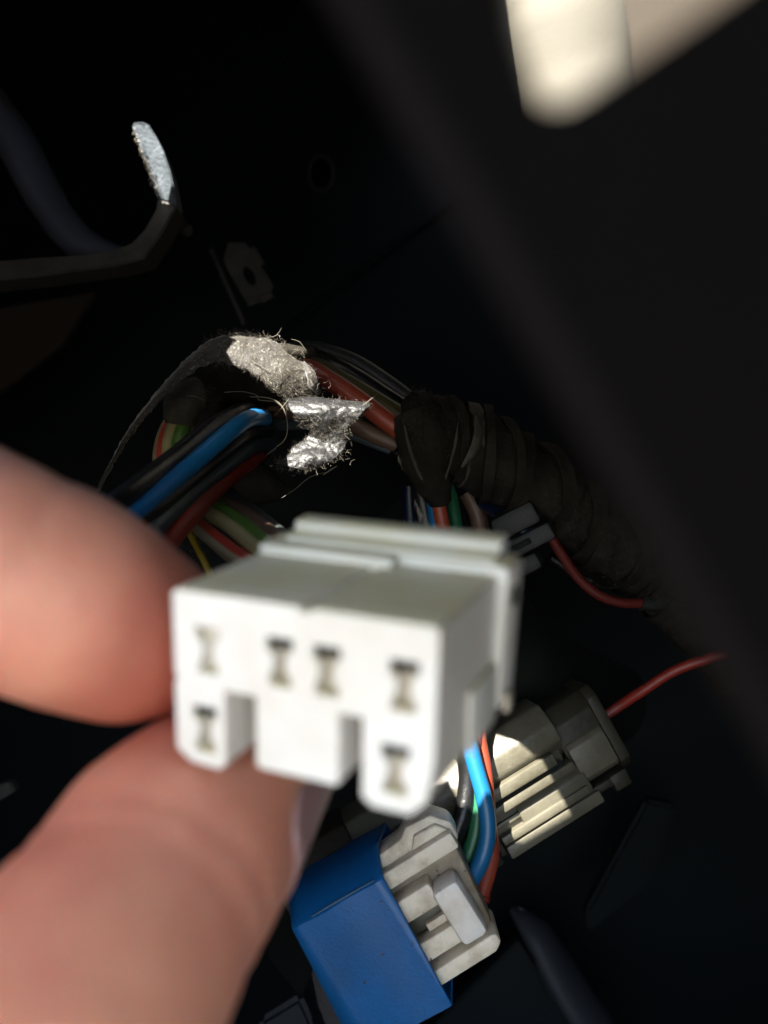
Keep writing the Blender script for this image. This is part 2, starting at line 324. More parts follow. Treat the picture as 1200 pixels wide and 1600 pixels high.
fl.build('burr', M_fibre, t, kind='stuff')

# ------------------------------------------------------------------ spring clip nut
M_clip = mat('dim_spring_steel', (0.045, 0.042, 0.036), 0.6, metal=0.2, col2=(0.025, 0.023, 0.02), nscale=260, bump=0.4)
t = thing('spring_clip', 'small dim folded steel spring clip with an oval hole, right of the bracket', 'clip', P(380, 430, 225))
MF = frame(385, 425, 225, -62)
ov = [(1.6 + 2.6 * math.cos(a), 0.2 + 1.3 * math.sin(a)) for a in [i * math.pi / 8 for i in range(16)]]
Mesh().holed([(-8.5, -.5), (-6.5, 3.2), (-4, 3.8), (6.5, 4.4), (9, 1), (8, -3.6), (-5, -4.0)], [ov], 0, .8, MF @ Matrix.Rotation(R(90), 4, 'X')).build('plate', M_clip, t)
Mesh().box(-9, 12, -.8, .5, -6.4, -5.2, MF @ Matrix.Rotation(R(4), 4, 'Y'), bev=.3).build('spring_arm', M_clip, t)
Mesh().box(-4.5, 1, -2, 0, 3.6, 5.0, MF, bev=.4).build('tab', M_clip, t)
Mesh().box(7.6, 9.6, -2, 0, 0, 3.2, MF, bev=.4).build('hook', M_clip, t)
one(Mesh().tube([P(286, 350, 205), P(291, 358, 205), P(295, 368, 206)], [.6, 1.5, .7], n=8, step=.5).build('metal_stud', M_dmetal), 'tiny pale metal stud just right of the bent bracket', 'stud')

# ------------------------------------------------------------------ held connector
S = 1.1
Rm = Matrix(((0.922, 0.386, 0.016), (-0.376, 0.906, -0.196), (-0.09, 0.175, 0.98)))
MH = Matrix.Translation(Vector((-14.975, 62.43, -5.346)) * S) @ Rm.to_4x4() @ Matrix.Scale(S, 4)
# holed() works in x,y with z out: turn so that local x = u, y = w, z = -v
MHo = MH @ Matrix(((1, 0, 0, 0), (0, 0, -1, 0), (0, 1, 0, 0), (0, 0, 0, 1)))
def chamf(x0, x1, z0, z1, c): return [(x0, z1), (x0, z0 + c), (x0 + c, z0), (x1 - c, z0), (x1, z0 + c), (x1, z1)]
outline = [(0, -0.35), (0.35, 0), (10.1, 0), (10.3, -.35), (10.9, -.35), (11.1, 0), (19.7, 0), (20, -0.35), (19.9, -9.0), (19.45, -12.0), (18.3, -13.2), (15.6, -13.2), (14.8, -12.6),
           (14.8, -7.0), (13.1, -7.0), (13.1, -12.1), (12.8, -12.3), (7.0, -12.3), (6.7, -12.0), (6.7, -7.0), (4.2, -7.0), (4.2, -12.6), (3.6, -13.1), (1.3, -13.0), (0, -12.1), (0, -6.9), (.25, -6.6), (0, -6.3)]
def hour(u, w):   # I-shaped socket opening
    return [(u - 1.0, w + 1.5), (u + 1.0, w + 1.5), (u + 1.0, w + .65), (u + .5, w + .3), (u + .5, w - .9), (u + .85, w - 1.2), (u + .85, w - 1.95), (u - .85, w - 1.95), (u - .85, w - 1.2), (u - .5, w - .9), (u - .5, w + .3), (u - 1.0, w + .65)]
def topbar(u, w): return [(u - .95, w + 1.45), (u + .95, w + 1.45), (u + .95, w + .68), (u - .95, w + .68)]
slots = [(2.85, -4.0, 0), (8.6, -3.95, 1), (12.15, -4.0, 1), (17.65, -4.1, 1), (2.45, -10.0, 1), (17.15, -10.0, 1)]
tH = thing('held_connector', 'white six-slot plastic plug held up between finger and thumb', 'connector', P(480, 1050, 72))
h = Mesh()
h.holed(outline, [hour(u, w) for u, w, _ in slots], -1.6, 0, MHo, bev=.16)
h.holed(outline, [topbar(u, w) for u, w, k_ in slots if k_], -7, -1.6, MHo)
h.holed(outline, [], -13.2, -7, MHo)
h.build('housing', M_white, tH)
for u, w, k_ in slots:
    m = Mesh()
    m.box(u - .78, u + .78, 1.0 if not k_ else 1.1, 1.58, w - 1.93, w + (.58 if k_ else 1.45), MH, bev=.1)
    if k_: Mesh().box(u - .94, u + .94, .5, 1.5, w + .64, w + 1.46, MH).build('slot_shade', M_deep, tH)  # black block painting the shade inside the slot opening
    m.build('terminal', M_tin if k_ else mat('terminal_pale', (0.55, 0.5, 0.4), .5), tH)
c = Mesh()
c.prism([(-.3, -12.2), (1.0, -13.6), (17.2, -13.5), (20.5, -10.6), (20.9, .4), (20.4, .8), (.1, .8), (-.3, .5)], 13.2, 17.6, 'y', MH, bev=.35)
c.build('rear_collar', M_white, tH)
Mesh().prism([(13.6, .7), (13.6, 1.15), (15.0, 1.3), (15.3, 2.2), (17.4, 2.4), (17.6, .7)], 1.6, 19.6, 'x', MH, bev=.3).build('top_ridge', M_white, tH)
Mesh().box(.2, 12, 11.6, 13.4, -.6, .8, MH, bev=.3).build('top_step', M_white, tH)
for zc in (-1.9, -10.6):
    Mesh().box(20.5, 21.0, 14.4, 15.9, zc - .8, zc + .7, MH, bev=.15).build('side_window', M_deep if zc > -5 else M_tin, tH)
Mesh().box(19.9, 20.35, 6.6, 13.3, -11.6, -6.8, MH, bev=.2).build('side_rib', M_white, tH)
for u0, u1 in ((4.5, 6.4), (13.3, 14.6)):
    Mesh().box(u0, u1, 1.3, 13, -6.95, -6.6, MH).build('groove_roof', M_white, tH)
    Mesh().box(u0 + .2, u1 - .1, 6.4, 6.9, -8.9, -7.05, MH, bev=.1).build('groove_stop', M_tin, tH)
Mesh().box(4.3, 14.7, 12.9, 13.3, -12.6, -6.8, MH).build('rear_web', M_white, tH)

# ------------------------------------------------------------------ hand
def blobs(chains):
    bm = bmesh.new(); bmesh.ops.create_icosphere(bm, subdivisions=3, radius=1); m = Mesh()
    sv = [v.co.copy() for v in bm.verts]; sf = [[v.index for v in f.verts] for f in bm.faces]; bm.free()
    for ch in chains:
        for (a, ra), (b, rb) in zip(ch, ch[1:]):
            n = max(2, int((b - a).length / 1.6))
            for i in range(n + 1):
                c0 = a.lerp(b, i / n); r0 = ra + (rb - ra) * i / n
                m.add([v * r0 + c0 for v in sv], sf)
    return m
V = Vector
index = [(V((-82, 60, -2)), 11.5), (P(-420, 760, 72), 10.6), (P(-150, 828, 73), 10.0), (P(0, 893, 74), 9.55), (P(110, 940, 76), 9.4), (P(195, 980, 80), 8.6), (P(250, 1000, 83), 7.0), (P(280, 1005, 85), 5.4)]
thumb = [(V((-62, 46, -62)), 15), (V((-42, 52, -52)), 13.0), (P(30, 1720, 58), 12.0), (P(122, 1565, 63), 11.0), (P(196, 1448, 68.5), 10.2), (P(262, 1345, 75), 10.5), (P(330, 1265, 81), 9.7), (P(388, 1218, 86), 7.9), (P(425, 1195, 88), 6.2)]
wrist = V((-112, 6, -104))
mcp = [V((-82, 60, -2)), V((-90, 48, -18)), V((-97, 36, -32)), V((-102, 24, -44))]
chains = [index, thumb, [(V((-62, 46, -62)), 15), (wrist, 19)]]
for q in mcp: chains.append([(q, 11.5), (q.lerp(wrist, .5), 13), (wrist, 19)])
chains.append([(mcp[0].lerp(wrist, .35), 11), (V((-62, 46, -62)), 13)]); chains.append([(mcp[1].lerp(wrist, .4), 12), (V((-62, 46, -62)), 14)])
for i, (q, r) in enumerate([(mcp[1], 9.2), (mcp[2], 8.8), (mcp[3], 7.8)]):     # the three fingers curled out of the picture
    a = q + V((28, 22 - 4 * i, -4)); b = a + V((4 - 2 * i, -12, -20)); c_ = b + V((-14, -8, -3))
    chains.append([(q, 10.5 - i * .6), (a, r), (b, r * .92), (c_, r * .72)])
chains.append([(wrist, 20), (wrist + V((-40, -50, -40)), 25), (wrist + V((-110, -130, -110)), 34)])
tN = thing('person', 'bare hand pinching the white plug between index finger and thumb, left side', 'person', P(100, 1200, 72))
hv, hf = [], []
for group_ in (chains[:1] + chains[2:], chains[1:3]):
    part_ = blobs(group_).build('part', M_skin, tN)
    rm = part_.modifiers.new('remesh', 'REMESH'); rm.mode = 'VOXEL'; rm.voxel_size = 0.0009
    sm = part_.modifiers.new('smooth', 'SMOOTH'); sm.iterations = 14; sm.factor = 0.6
    mp = bpy.data.meshes.new_from_object(part_.evaluated_get(bpy.context.evaluated_depsgraph_get()))
    o_ = len(hv); hv += [v.co.copy() for v in mp.vertices]; hf += [[i + o_ for i in p.vertices] for p in mp.polygons]
    bpy.data.objects.remove(part_)
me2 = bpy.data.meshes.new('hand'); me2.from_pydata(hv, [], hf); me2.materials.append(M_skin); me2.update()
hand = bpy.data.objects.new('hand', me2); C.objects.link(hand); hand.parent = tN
off = parent_world(tN) / U
nrm_ = [v.normal.copy() for v in me2.vertices]; new_ = []
for v, vn in zip(me2.vertices, nrm_):        # knuckle creases and uneven flesh
    p = Vector(v.co) / U + off
    n_ = noise.noise(p * 0.09) * .35 + noise.noise(p * 0.3) * .10
    for cpt, axis, wd in ((P(208, 1445, 68.5), (P(262, 1345, 75) - P(150, 1560, 63)).normalized(), 1.0), (P(235, 1390, 71), (P(262, 1345, 75) - P(150, 1560, 63)).normalized(), .7),
                          (P(25, 905, 74), (P(110, 940, 76) - P(-100, 850, 73)).normalized(), .9)):
        s_ = (p - cpt).dot(axis); rad = (p - cpt - axis * s_).length
        if rad < 14: n_ -= .16 * math.exp(-(s_ / wd) ** 2)
    new_ += list(Vector(v.co) + vn * n_ * U)
me2.vertices.foreach_set('co', new_); me2.update()
at_ = me2.attributes.new('tip_shade', 'FLOAT', 'POINT'); tip_ = P(285, 1010, 82); vals = []
for i_ in range(0, len(new_), 3):            # shade beside the plug painted dark red on the pinching fingertip
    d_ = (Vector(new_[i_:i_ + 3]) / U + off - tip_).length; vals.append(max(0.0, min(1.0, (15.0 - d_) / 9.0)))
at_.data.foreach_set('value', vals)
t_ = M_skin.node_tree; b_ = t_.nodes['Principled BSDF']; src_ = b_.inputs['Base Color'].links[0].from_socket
an_ = t_.nodes.new('ShaderNodeAttribute'); an_.attribute_name = 'tip_shade'; mx_ = t_.nodes.new('ShaderNodeMix'); mx_.data_type = 'RGBA'
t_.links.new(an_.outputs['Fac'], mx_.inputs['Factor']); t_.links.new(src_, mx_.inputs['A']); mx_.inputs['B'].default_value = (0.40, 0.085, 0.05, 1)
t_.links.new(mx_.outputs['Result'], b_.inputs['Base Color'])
me2.polygons.foreach_set('use_smooth', [True] * len(me2.polygons))
# thumb nail: a curved plate on the far right side of the thumb tip
def nail(a, b, ra, rb, out, name, half=50, s0=.1, s1=1.0, lift=.02):
    ax = (b - a).normalized(); o1 = (out - ax * out.dot(ax)).normalized(); o2 = ax.cross(o1); m = Mesh(); ns, na = 12, 14; vs = []
    for i in range(ns + 1):
        q = s0 + (s1 - s0) * i / ns; rr = ra + (rb - ra) * q
        shrink = math.sin(math.acos(max(-1, min(1, (i / ns - .5) * 1.85)))) ** .45
        for j in range(na + 1):
            an = R(half) * (j / na * 2 - 1) * shrink
            vs.append(a.lerp(b, q) + (o1 * math.cos(an) + o2 * math.sin(an)) * (rr + lift - .25 * abs(j / na * 2 - 1) ** 3))
    fs = [(i * (na + 1) + j, i * (na + 1) + j + 1, (i + 1) * (na + 1) + j + 1, (i + 1) * (na + 1) + j) for i in range(ns) for j in range(na)]
    m.add(vs, fs); o = m.build(name, M_nail, tN); md = o.modifiers.new('solid', 'SOLIDIFY'); md.thickness = .0005; md.offset = 0
    return o
nail(P(305, 1295, 78), P(418, 1200, 88), 10.0, 6.8, V((.80, -.28, -.52)), 'fingernail', half=52, s0=.1, s1=1.15)
nail(P(150, 958, 77), P(262, 1005, 81), 9.4, 6.2, V((.10, .9, .6)), 'fingernail')

# ------------------------------------------------------------------ wires
def wire(pts, r, m, label, group=None, n=12, name='wire'):
    o = Mesh().tube([P(*p) for p in pts], r, n=n, step=1.3).build(name, m)
    return one(o, label, 'wire', group)
gA = 'wires curving out of the cloth tape towards the finger'
def LP(u, v_, w_):                            # point of the held connector as (px, py, d)
    p = MH @ V((u, v_, w_)); return (600 + p.x / (K * p.y), 800 - p.z / (K * p.y), p.y)
wire([(330, 720, 192), (385, 680, 178), (412, 657, 154), (404, 652, 142.5), (375, 662, 134), (292, 733, 126), (205, 806, 113), (150, 850, 108), (120, 930, 108), (190, 1010, 100), LP(3, 17, -4)], 1.35, M_blue, 'bright blue wire on top of the bundle bending down to the finger', gA)
wire([(300, 720, 190), (360, 680, 178), (392, 652, 160), (378, 645, 149), (330, 672, 140), (268, 722, 127), (182, 784, 112), (112, 838, 108), (95, 920, 112), (190, 1030, 104), LP(5, 17, -10)], 1.7, M_black, 'glossy black wire left of the bright blue one', gA)
wire([(340, 740, 194), (395, 700, 182), (416, 676, 162), (408, 670, 151), (376, 680, 142), (306, 738, 132), (232, 803, 117), (172, 860, 110), (140, 940, 112), (210, 1020, 104), LP(6, 17, -4)], 1.55, M_black, 'black wire tucked just under the bright blue one', gA)
wire([(340, 760, 194), (400, 720, 182), (420, 696, 166), (412, 690, 156), (385, 700, 147), (322, 750, 136), (260, 806, 121), (212, 860, 112), (160, 950, 112), (220, 1040, 106), LP(9, 17, -6)], 1.5, M_slate, 'grey-green wire between the black and the dark red ones', gA)
wire([(330, 790, 196), (380, 740, 184), (402, 714, 172), (398, 712, 160), (374, 730, 150), (328, 770, 137), (278, 826, 123), (234, 888, 115), (200, 970, 115), (260, 1050, 106), LP(11, 17, -9)], 1.7, M_dred, 'dark red wire along the underside of the bundle', gA)
wire([(350, 750, 182), (372, 690, 172), (356, 640, 162), (330, 652, 152), (312, 690, 146), (290, 740, 140)], 1.8, M_tape, 'dull dark wire looping behind the blue one', gA)

gB = 'pale wires crossing from the taped bundle to the back of the plug'
wire([(300, 640, 158), (272, 655, 154), (254, 690, 151), (253, 735, 149), (285, 795, 143), (330, 838, 132), (385, 880, 118), (440, 905, 104), LP(4, 17, -2)], 1.35, M_creamred, 'cream wire with a red tracer line, lowest of its bundle', gB)
wire([(305, 640, 158), (280, 652, 153), (264, 690, 150.5), (266, 735, 149), (300, 785, 144), (350, 815, 134), (400, 855, 120), (450, 895, 106), LP(7, 17, -2)], 1.25, M_creamgreen, 'pale wire with a thin green tracer, beside the brown one', gB)
wire([(310, 640, 158), (292, 655, 154), (280, 690, 151), (284, 735, 150), (318, 780, 145), (368, 812, 135), (412, 850, 121), (460, 885, 107), LP(10, 17, -2)], 1.45, M_lgreen, 'leaf green wire crossing below the bundle', gB)
wire([(316, 640, 159), (300, 655, 155), (292, 695, 153), (298, 735, 152), (335, 776, 147), (382, 806, 137), (428, 842, 123), (470, 875, 109), LP(12, 17, -2)], 1.5, M_brown, 'tan brown wire above the leaf green one', gB)
wire([(320, 640, 161), (312, 665, 158), (308, 700, 156), (320, 738, 154), (362, 775, 149), (400, 805, 139), (440, 838, 126), (480, 868, 112), LP(14, 17, -2)], 1.25, M_grey, 'grey wire, uppermost of those crossing to the plug', gB)
wire([(330, 760, 160), (300, 790, 154), (292, 815, 150), (306, 852, 147), (325, 890, 145), (350, 960, 150)], .62, M_yellow, 'thin yellow wire hanging beside the finger')
# main run of wires at centre, above
gC = 'wires running from the cloth tape into the taped harness'
wire([(330, 640, 165), (400, 600, 162), (470, 575, 158), (520, 598, 156), (570, 632, 155), (625, 672, 155), (680, 700, 158)], 1.75, M_orange, 'orange-red wire emerging from under the torn cloth tape', gC)
wire([(330, 630, 168), (400, 590, 165), (480, 570, 164), (540, 598, 161), (590, 628, 160), (645, 662, 160), (700, 700, 160)], 1.7, M_olive, 'olive wire just above the orange-red one', gC)
wire([(330, 620, 170), (400, 575, 168), (480, 558, 168), (540, 580, 165), (600, 618, 164), (655, 655, 164), (710, 700, 164)], 1.7, M_black, 'black wire above the olive one', gC)
wire([(400, 570, 172), (470, 545, 170), (540, 560, 169), (600, 595, 168), (655, 638, 168), (710, 690, 168)], 1.6, M_grey, 'dark grey wire, topmost of the run into the harness', gC)
wire([(420, 640, 168), (500, 645, 162), (545, 660, 158), (590, 682, 157), (640, 700, 158), (690, 715, 160)], 1.6, M_brown, 'dark brown wire below the orange-red one', gC)
wire([(420, 660, 172), (500, 660, 165), (545, 672, 160), (590, 689, 158), (612, 697, 158)], 1.55, M_bluered, 'short slate wire end with a red tracer below the tape', gC)
wire([(440, 545, 152), (466, 550, 150), (488, 548, 150), (494, 549, 151)], [1.1, 1.1, 1.0, .4], M_tape, 'short grey frayed stub poking out above the cloth tape')
# wires from the taped branch down behind the plug to the blue-sleeved connector
gD = 'wires passing behind the plug down to the blue-sleeved connector'
wire([(650, 700, 162), (672, 750, 160), (685, 830, 160), (705, 960, 160), (722, 1100, 157), (738, 1180, 154), (757, 1250, 152), (762, 1300, 151), (752, 1345, 150), (730, 1385, 148)], 1.45, M_blue, 'bright blue wire arching down to the blue-sleeved connector', gD)
wire([(640, 700, 162), (655, 755, 162), (668, 830, 162), (690, 960, 160), (712, 1100, 158), (722, 1150, 156), (731, 1215, 155), (722, 1275, 153), (700, 1320, 152)], 1.65, M_black, 'thick black wire nearest the plug', gD)
wire([(700, 760, 166), (712, 830, 164), (715, 960, 161), (722, 1100, 158), (731, 1160, 156), (745, 1230, 154.5), (744, 1290, 153), (730, 1340, 152), (715, 1370, 150)], 1.35, M_green, 'green wire between the black and blue ones', gD)
wire([(670, 715, 160), (683, 775, 159), (694, 832, 159), (725, 960, 160), (742, 1100, 160), (749, 1160, 158), (758, 1210, 156), (764, 1290, 154), (768, 1340, 152), (752, 1400, 149)], 1.35, M_orange, 'orange-red wire right of the bright blue one', gD)
wire([(742, 1090, 158), (745, 1210, 156), (752, 1290, 155), (762, 1340, 153), (756, 1410, 149.5)], 1.0, M_red, 'thin red wire showing between green and blue')
wire([(640, 760, 170), (642, 810, 170), (650, 900, 170), (665, 1000, 172)], 1.5, M_navy, 'dim navy wire in the gap left of the blue one')
wire([(560, 860, 182), (600, 850, 180), (625, 880, 178), (640, 950, 176)], 1.8, M_navy, 'dim blue-black wire far behind, above the plug')
wire([(730, 770, 168), (745, 800, 168), (755, 850, 170), (765, 930, 175)], 1.7, M_brown, 'dim brown wire behind the plug, right of the green one')
wire([(720, 760, 170), (765, 790, 166), (800, 810, 160), (830, 845, 158)], 1.6, M_navy, 'dark navy wire leading into the small grey connector')
wire([(730, 745, 172), (780, 790, 164), (812, 830, 160)], 1.6, M_navy, 'second dark navy wire, above, leading into the small grey connector')
wire([(850, 820, 160), (875, 862, 162), (905, 905, 164), (940, 932, 165), (975, 942, 166), (1004, 942, 167)], .95, M_dred2, 'thin dark red wire looping down right of the small grey connector')
wire([(1000, 942, 167), (1030, 943, 168), (1048, 925, 169), (1060, 880, 170)], 1.3, M_dplas, 'black sleeve end where the dark red loop stops', name='sleeve')
wire([(930, 1130, 172), (965, 1105, 172), (1000, 1082, 170), (1050, 1050, 168), (1100, 1031, 166), (1180, 1010, 162), (1300, 1000, 160)], 1.0, M_red, 'thin red wire leaving the back of the grey connector to the right')
wire([(860, 870, 175), (920, 905, 176), (990, 905, 176), (1050, 870, 176)], 1.0, M_black, 'thin black wire just behind the dark red loop')

# ------------------------------------------------------------------ taped harness
tT = thing('taped_harness', 'thick harness wrapped in dull dark cloth tape running to the lower right', 'harness', P(840, 780, 160))
path = [P(628, 665, 156), P(680, 680, 158), P(740, 700, 160), P(800, 740, 162), P(870, 785, 165), P(940, 840, 168), P(1000, 890, 171), P(1060, 950, 174), P(1150, 1060, 180)]
Mesh().tube(path, [5.6, 6.6, 7.2, 7.0, 6.6, 6.0, 5.4, 5.0, 4.6], n=28, step=1.0, wob=.16).build('tape_wrap', M_tape, tT)
for i in range(15):                           # overlapping turns of tape, each with its own raised edge
    q = i / 15 * 6.6 + .5; a = path[int(q)]; b = path[int(q) + 1]; cpt = a.lerp(b, q - int(q)); ax = (b - a).normalized()
    ax2 = (ax + V((0, 0, .35 + random.uniform(-.2, .2))) + V((0, random.uniform(-.3, .3), 0))).normalized()
    e1 = ax2.cross(V((0, 0, 1))).normalized(); e2 = ax2.cross(e1); rr = [6.3, 7.15, 7.3, 7.0, 6.5, 5.9, 5.4, 5.2][int(q)] * 1.01; m = Mesh(); n = 28; wd = random.uniform(1.6, 3.4)
    vs = []
    for j in range(n):
        an = 2 * math.pi * j / n; rj = rr * (1 + .05 * noise.noise(V((i * 3.1, math.cos(an) * 2, math.sin(an) * 2)))) / max(.8, ax.dot(ax2)); d_ = e1 * math.cos(an) + e2 * math.sin(an)
        jig = .5 * noise.noise(V((i * 1.7, math.cos(an) * 3, math.sin(an) * 3)))
        for s_, ro in ((-wd / 2 + jig, .0), (-wd / 2 + jig, .35), (wd / 2 - jig, .28), (wd / 2 - jig, -.05)): vs.append(cpt + ax2 * s_ + d_ * (rj + ro))
    fs = [(4 * j + k_, 4 * ((j + 1) % n) + k_, 4 * ((j + 1) % n) + k_ + 1, 4 * j + k_ + 1) for j in range(n) for k_ in range(3)]
    m.add(vs, fs).build('tape_turn', M_tape if i % 3 else M_tape_l if i == 3 else M_tape, tT)
Mesh().tube([P(650, 655, 156), P(662, 700, 155), P(676, 745, 157), P(688, 785, 159)], [5.5, 5.0, 3.4, 2.2], n=20, step=1.0, wob=.25).build('branch_wrap', M_tape, tT)
Mesh().tube([P(744, 650, 151.5), P(748, 672, 150.8), P(742, 700, 150.8), P(722, 730, 151.4)], [.3, 1.0, 1.0, .3], n=8, step=.8, flat=.4).build('lifted_tape_edge', M_tape_l, tT)
Mesh().tube([P(632, 665, 150.5), P(640, 700, 150.2), P(655, 740, 153), P(660, 750, 154)], [.2, .35, .35, .15], n=6, step=.8).build('lifted_tape_edge', M_tape_l, tT)
Mesh().tube([P(716, 660, 151), P(710, 700, 151), P(697, 745, 154), P(690, 775, 156.5)], [.15, .3, .25, .12], n=6, step=.8).build('lifted_tape_edge', M_tape_l, tT)
# old trunk that carries on left, hidden under the cloth tape
tB = thing('wiring_trunk', 'grey-taped trunk of wires arching under the torn cloth tape', 'harness', P(310, 640, 158))
Mesh().tube([P(284, 668, 158.5), P(305, 625, 157), P(345, 600, 161), P(400, 590, 164), P(470, 592, 166), P(540, 620, 168)], [3.9, 4.8, 5.0, 5.2, 5.2, 4.6], n=24, step=1.0, wob=.14).build('tape_wrap', M_tape, tB)
Mesh().tube([P(282, 664, 153.2), P(286, 640, 153.2), P(300, 618, 154.5), P(322, 612, 156.4)], [2.9, 3.6, 3.4, 2.2], n=16, step=.9, wob=.25).build('tape_turn', M_tape_l, tB)
Mesh().tube([P(262, 636, 151.5), P(284, 622, 151), P(303, 618, 151), P(322, 626, 151.5)], [.12, .25, .28, .1], n=6, step=.8).build('lifted_tape_edge', M_tape_l, tB)
Mesh().tube([P(318, 655, 156), P(315, 690, 154), P(322, 725, 153)], [2.7, 2.9, 2.2], n=14, step=.9, wob=.2).build('loose_tape_tail', M_tape_l, tB)
Mesh().tube([P(452, 770, 160), P(390, 755, 160), P(350, 745, 162)], [1.0, 4.6, 4.0], n=18, step=1, wob=.2).build('tape_tail', M_tape, tB)

# ------------------------------------------------------------------ torn cloth tape
tC = thing('cloth_tape', 'torn fuzzy cloth tape, sunlit and silvery, curling off the wiring at centre', 'tape', P(460, 620, 150))
def ribbon(cs, nu=14, nv=8, bow=0.0, amp=.25, seed=0):
    """cs: list of (edge a, edge b) as (px,py,d); a finely wrinkled cloth surface"""
    A = [P(*a) for a, b in cs]; B = [P(*b) for a, b in cs]
    def cr(L, i, t):
        p0 = L[max(i - 1, 0)]; p1 = L[i]; p2 = L[i + 1]; p3 = L[min(i + 2, len(L) - 1)]
        return 0.5 * ((2 * p1) + (p2 - p0) * t + (2 * p0 - 5 * p1 + 4 * p2 - p3) * t * t + (3 * p1 - p0 - 3 * p2 + p3) * t ** 3)
    rows = []
    for i in range(len(cs) - 1):
        for j in range(nu if i < len(cs) - 2 else nu + 1):
            t_ = j / nu; a = cr(A, i, t_); b = cr(B, i, t_); rows.append((a, b))
    vs = []
    for ri, (a, b) in enumerate(rows):
        for k_ in range(nv + 1):
            q = k_ / nv; p = a.lerp(b, q); p.y -= bow * math.sin(math.pi * q)
            p.y += amp * noise.noise(p * .35 + V((seed, 0, 0))) + amp * .4 * noise.noise(p * 1.1 + V((seed, 3, 0)))
            if k_ in (0, nv):
                p += (b - a).normalized() * noise.noise(p * 1.3 + V((seed, 9, 0))) * .45
            vs.append(p)
    n = nv + 1
    fs = [(r * n + k_, r * n + k_ + 1, (r + 1) * n + k_ + 1, (r + 1) * n + k_) for r in range(len(rows) - 1) for k_ in range(nv)]
    return vs, fs
seg1 = [((146, 780, 142), (150, 784, 142)), ((170, 728, 143), (174, 732, 143)), ((200, 672, 145), (206, 680, 144)), ((240, 618, 147), (250, 628, 145)), ((285, 566, 149.5), (300, 582, 147)), ((318, 538, 151), (334, 567, 148)),
        ((349, 524, 152), (350, 566, 148)), ((376, 519, 152), (368, 571, 147.5)), ((408, 525, 151.5), (396, 584, 147)), ((435, 536, 151), (412, 595, 147)), ((459, 550, 150.5), (428, 607, 147)), ((476, 568, 150), (438, 615, 148)), ((489, 588, 149.5), (445, 620, 149)), ((499, 613, 150.5), (458, 621, 150.5))]
seg2 = [((442, 619, 150.6), (579, 632, 149.0)), ((447, 628, 147.8), (573, 639, 147.2)), ((455, 643, 146.6), (563, 651, 146.6)), ((472, 658, 146.9), (547, 662, 147.0)), ((486, 672, 147.6), (542, 676, 147.6)), ((478, 686, 148.1), (541, 690, 147.9)), ((459, 697, 147.8), (535, 706, 147.0)), ((452, 712, 146.0), (514, 722, 145.4)), ((430, 727, 145.6), (480, 735, 145.4))]
allv = []
for cs, nm, m_, bow, nv, sd_ in ((seg1, 'upper_flap', M_cloth, 1.0, 20, 0), (seg2, 'folded_flap', M_silver, .7, 40, 5)):
    vs, fs = ribbon(cs, 14, nv, bow, .6 if sd_ else .4, sd_); allv.append((vs, nv))
    o = Mesh().add(vs, fs).build(nm, m_, tC, smooth=True)
    o.modifiers.new('s', 'SOLIDIFY').thickness = .00030
# the raised seam along the upper flap
Mesh().tube([P(380, 558, 148), P(405, 572, 147.2), P(432, 592, 147.4), P(466, 614, 149)], [.05, .2, .26, .15], n=7, step=.6, wob=.5).build('seam', M_cloth, tC)
Mesh().tube([P(474, 566, 149.2), P(486, 586, 148.4), P(489, 600, 148.4), P(499, 614, 149.4)], [.2, .75, .8, .5], n=10, step=.5, wob=.5).build('rolled_edge', M_cloth, tC)
fz = Mesh()
def fibre(p, L, r, curl=1.2, m=fz, nseg=4, up=V((0, -1, 0))):
    d = (V((random.gauss(0, 1), random.gauss(-.35, .6), random.gauss(0, 1))) + up * .3).normalized(); pts = [p]; 
    for _ in range(nseg):
        d = (d + V((random.gauss(0, curl), random.gauss(0, curl * .6), random.gauss(0, curl))) * .45).normalized(); pts.append(pts[-1] + d * L / nseg)
    m.tube(pts, [r] * nseg + [r * .4], n=3, step=99, caps=False)
for (vs, nv), cnt, lo in zip(allv, (2600, 2400), (14 * 5, 0)):
    rows = len(vs) // (nv + 1)
    for i in range(cnt):
        r_ = random.randint(min(lo, rows - 1), rows - 1); k_ = random.choice([0, 0, nv, nv] + list(range(nv + 1)) * 2)
        p = vs[r_ * (nv + 1) + k_] + V((random.gauss(0, .3), -.15, random.gauss(0, .3)))
        fibre(p, random.choice((.5, .8, 1.1, 1.5)) * random.uniform(.6, 1.2), random.uniform(.007, .014))
for c0 in ((415, 525), (440, 537), (470, 545), (480, 575), (430, 600), (460, 545), (500, 600), (520, 640), (545, 720), (480, 740), (430, 722)):
    for _ in range(3): fibre(P(c0[0] + random.uniform(-9, 9), c0[1] + random.uniform(-5, 5), 148), random.uniform(2.0, 3.8), .018, 1.5, nseg=9)
fz.build('fibre', M_fibre, tC, kind='stuff')
for pts, r in (([(390, 620), (420, 622), (440, 634), (449, 660), (446, 685), (430, 700), (416, 712)], .09), ([(350, 613), (380, 612), (402, 618), (404, 625), (430, 628), (445, 640)], .06),
               ([(428, 650), (438, 640), (448, 628), (452, 622)], .06), ([(565, 635), (578, 625), (590, 615)], .05), ([(455, 530), (468, 534), (478, 548)], .04), ([(415, 528), (432, 524), (440, 512)], .04),
               ([(440, 778), (460, 765), (485, 745), (510, 738)], .05), ([(505, 742), (518, 733), (527, 728)], .12)):
    Mesh().tube([P(a, b, 147) for a, b in pts], [r * .6] + [r] * (len(pts) - 2) + [r * .5], n=5, step=.6).build('loose_thread', M_fibre, tC)
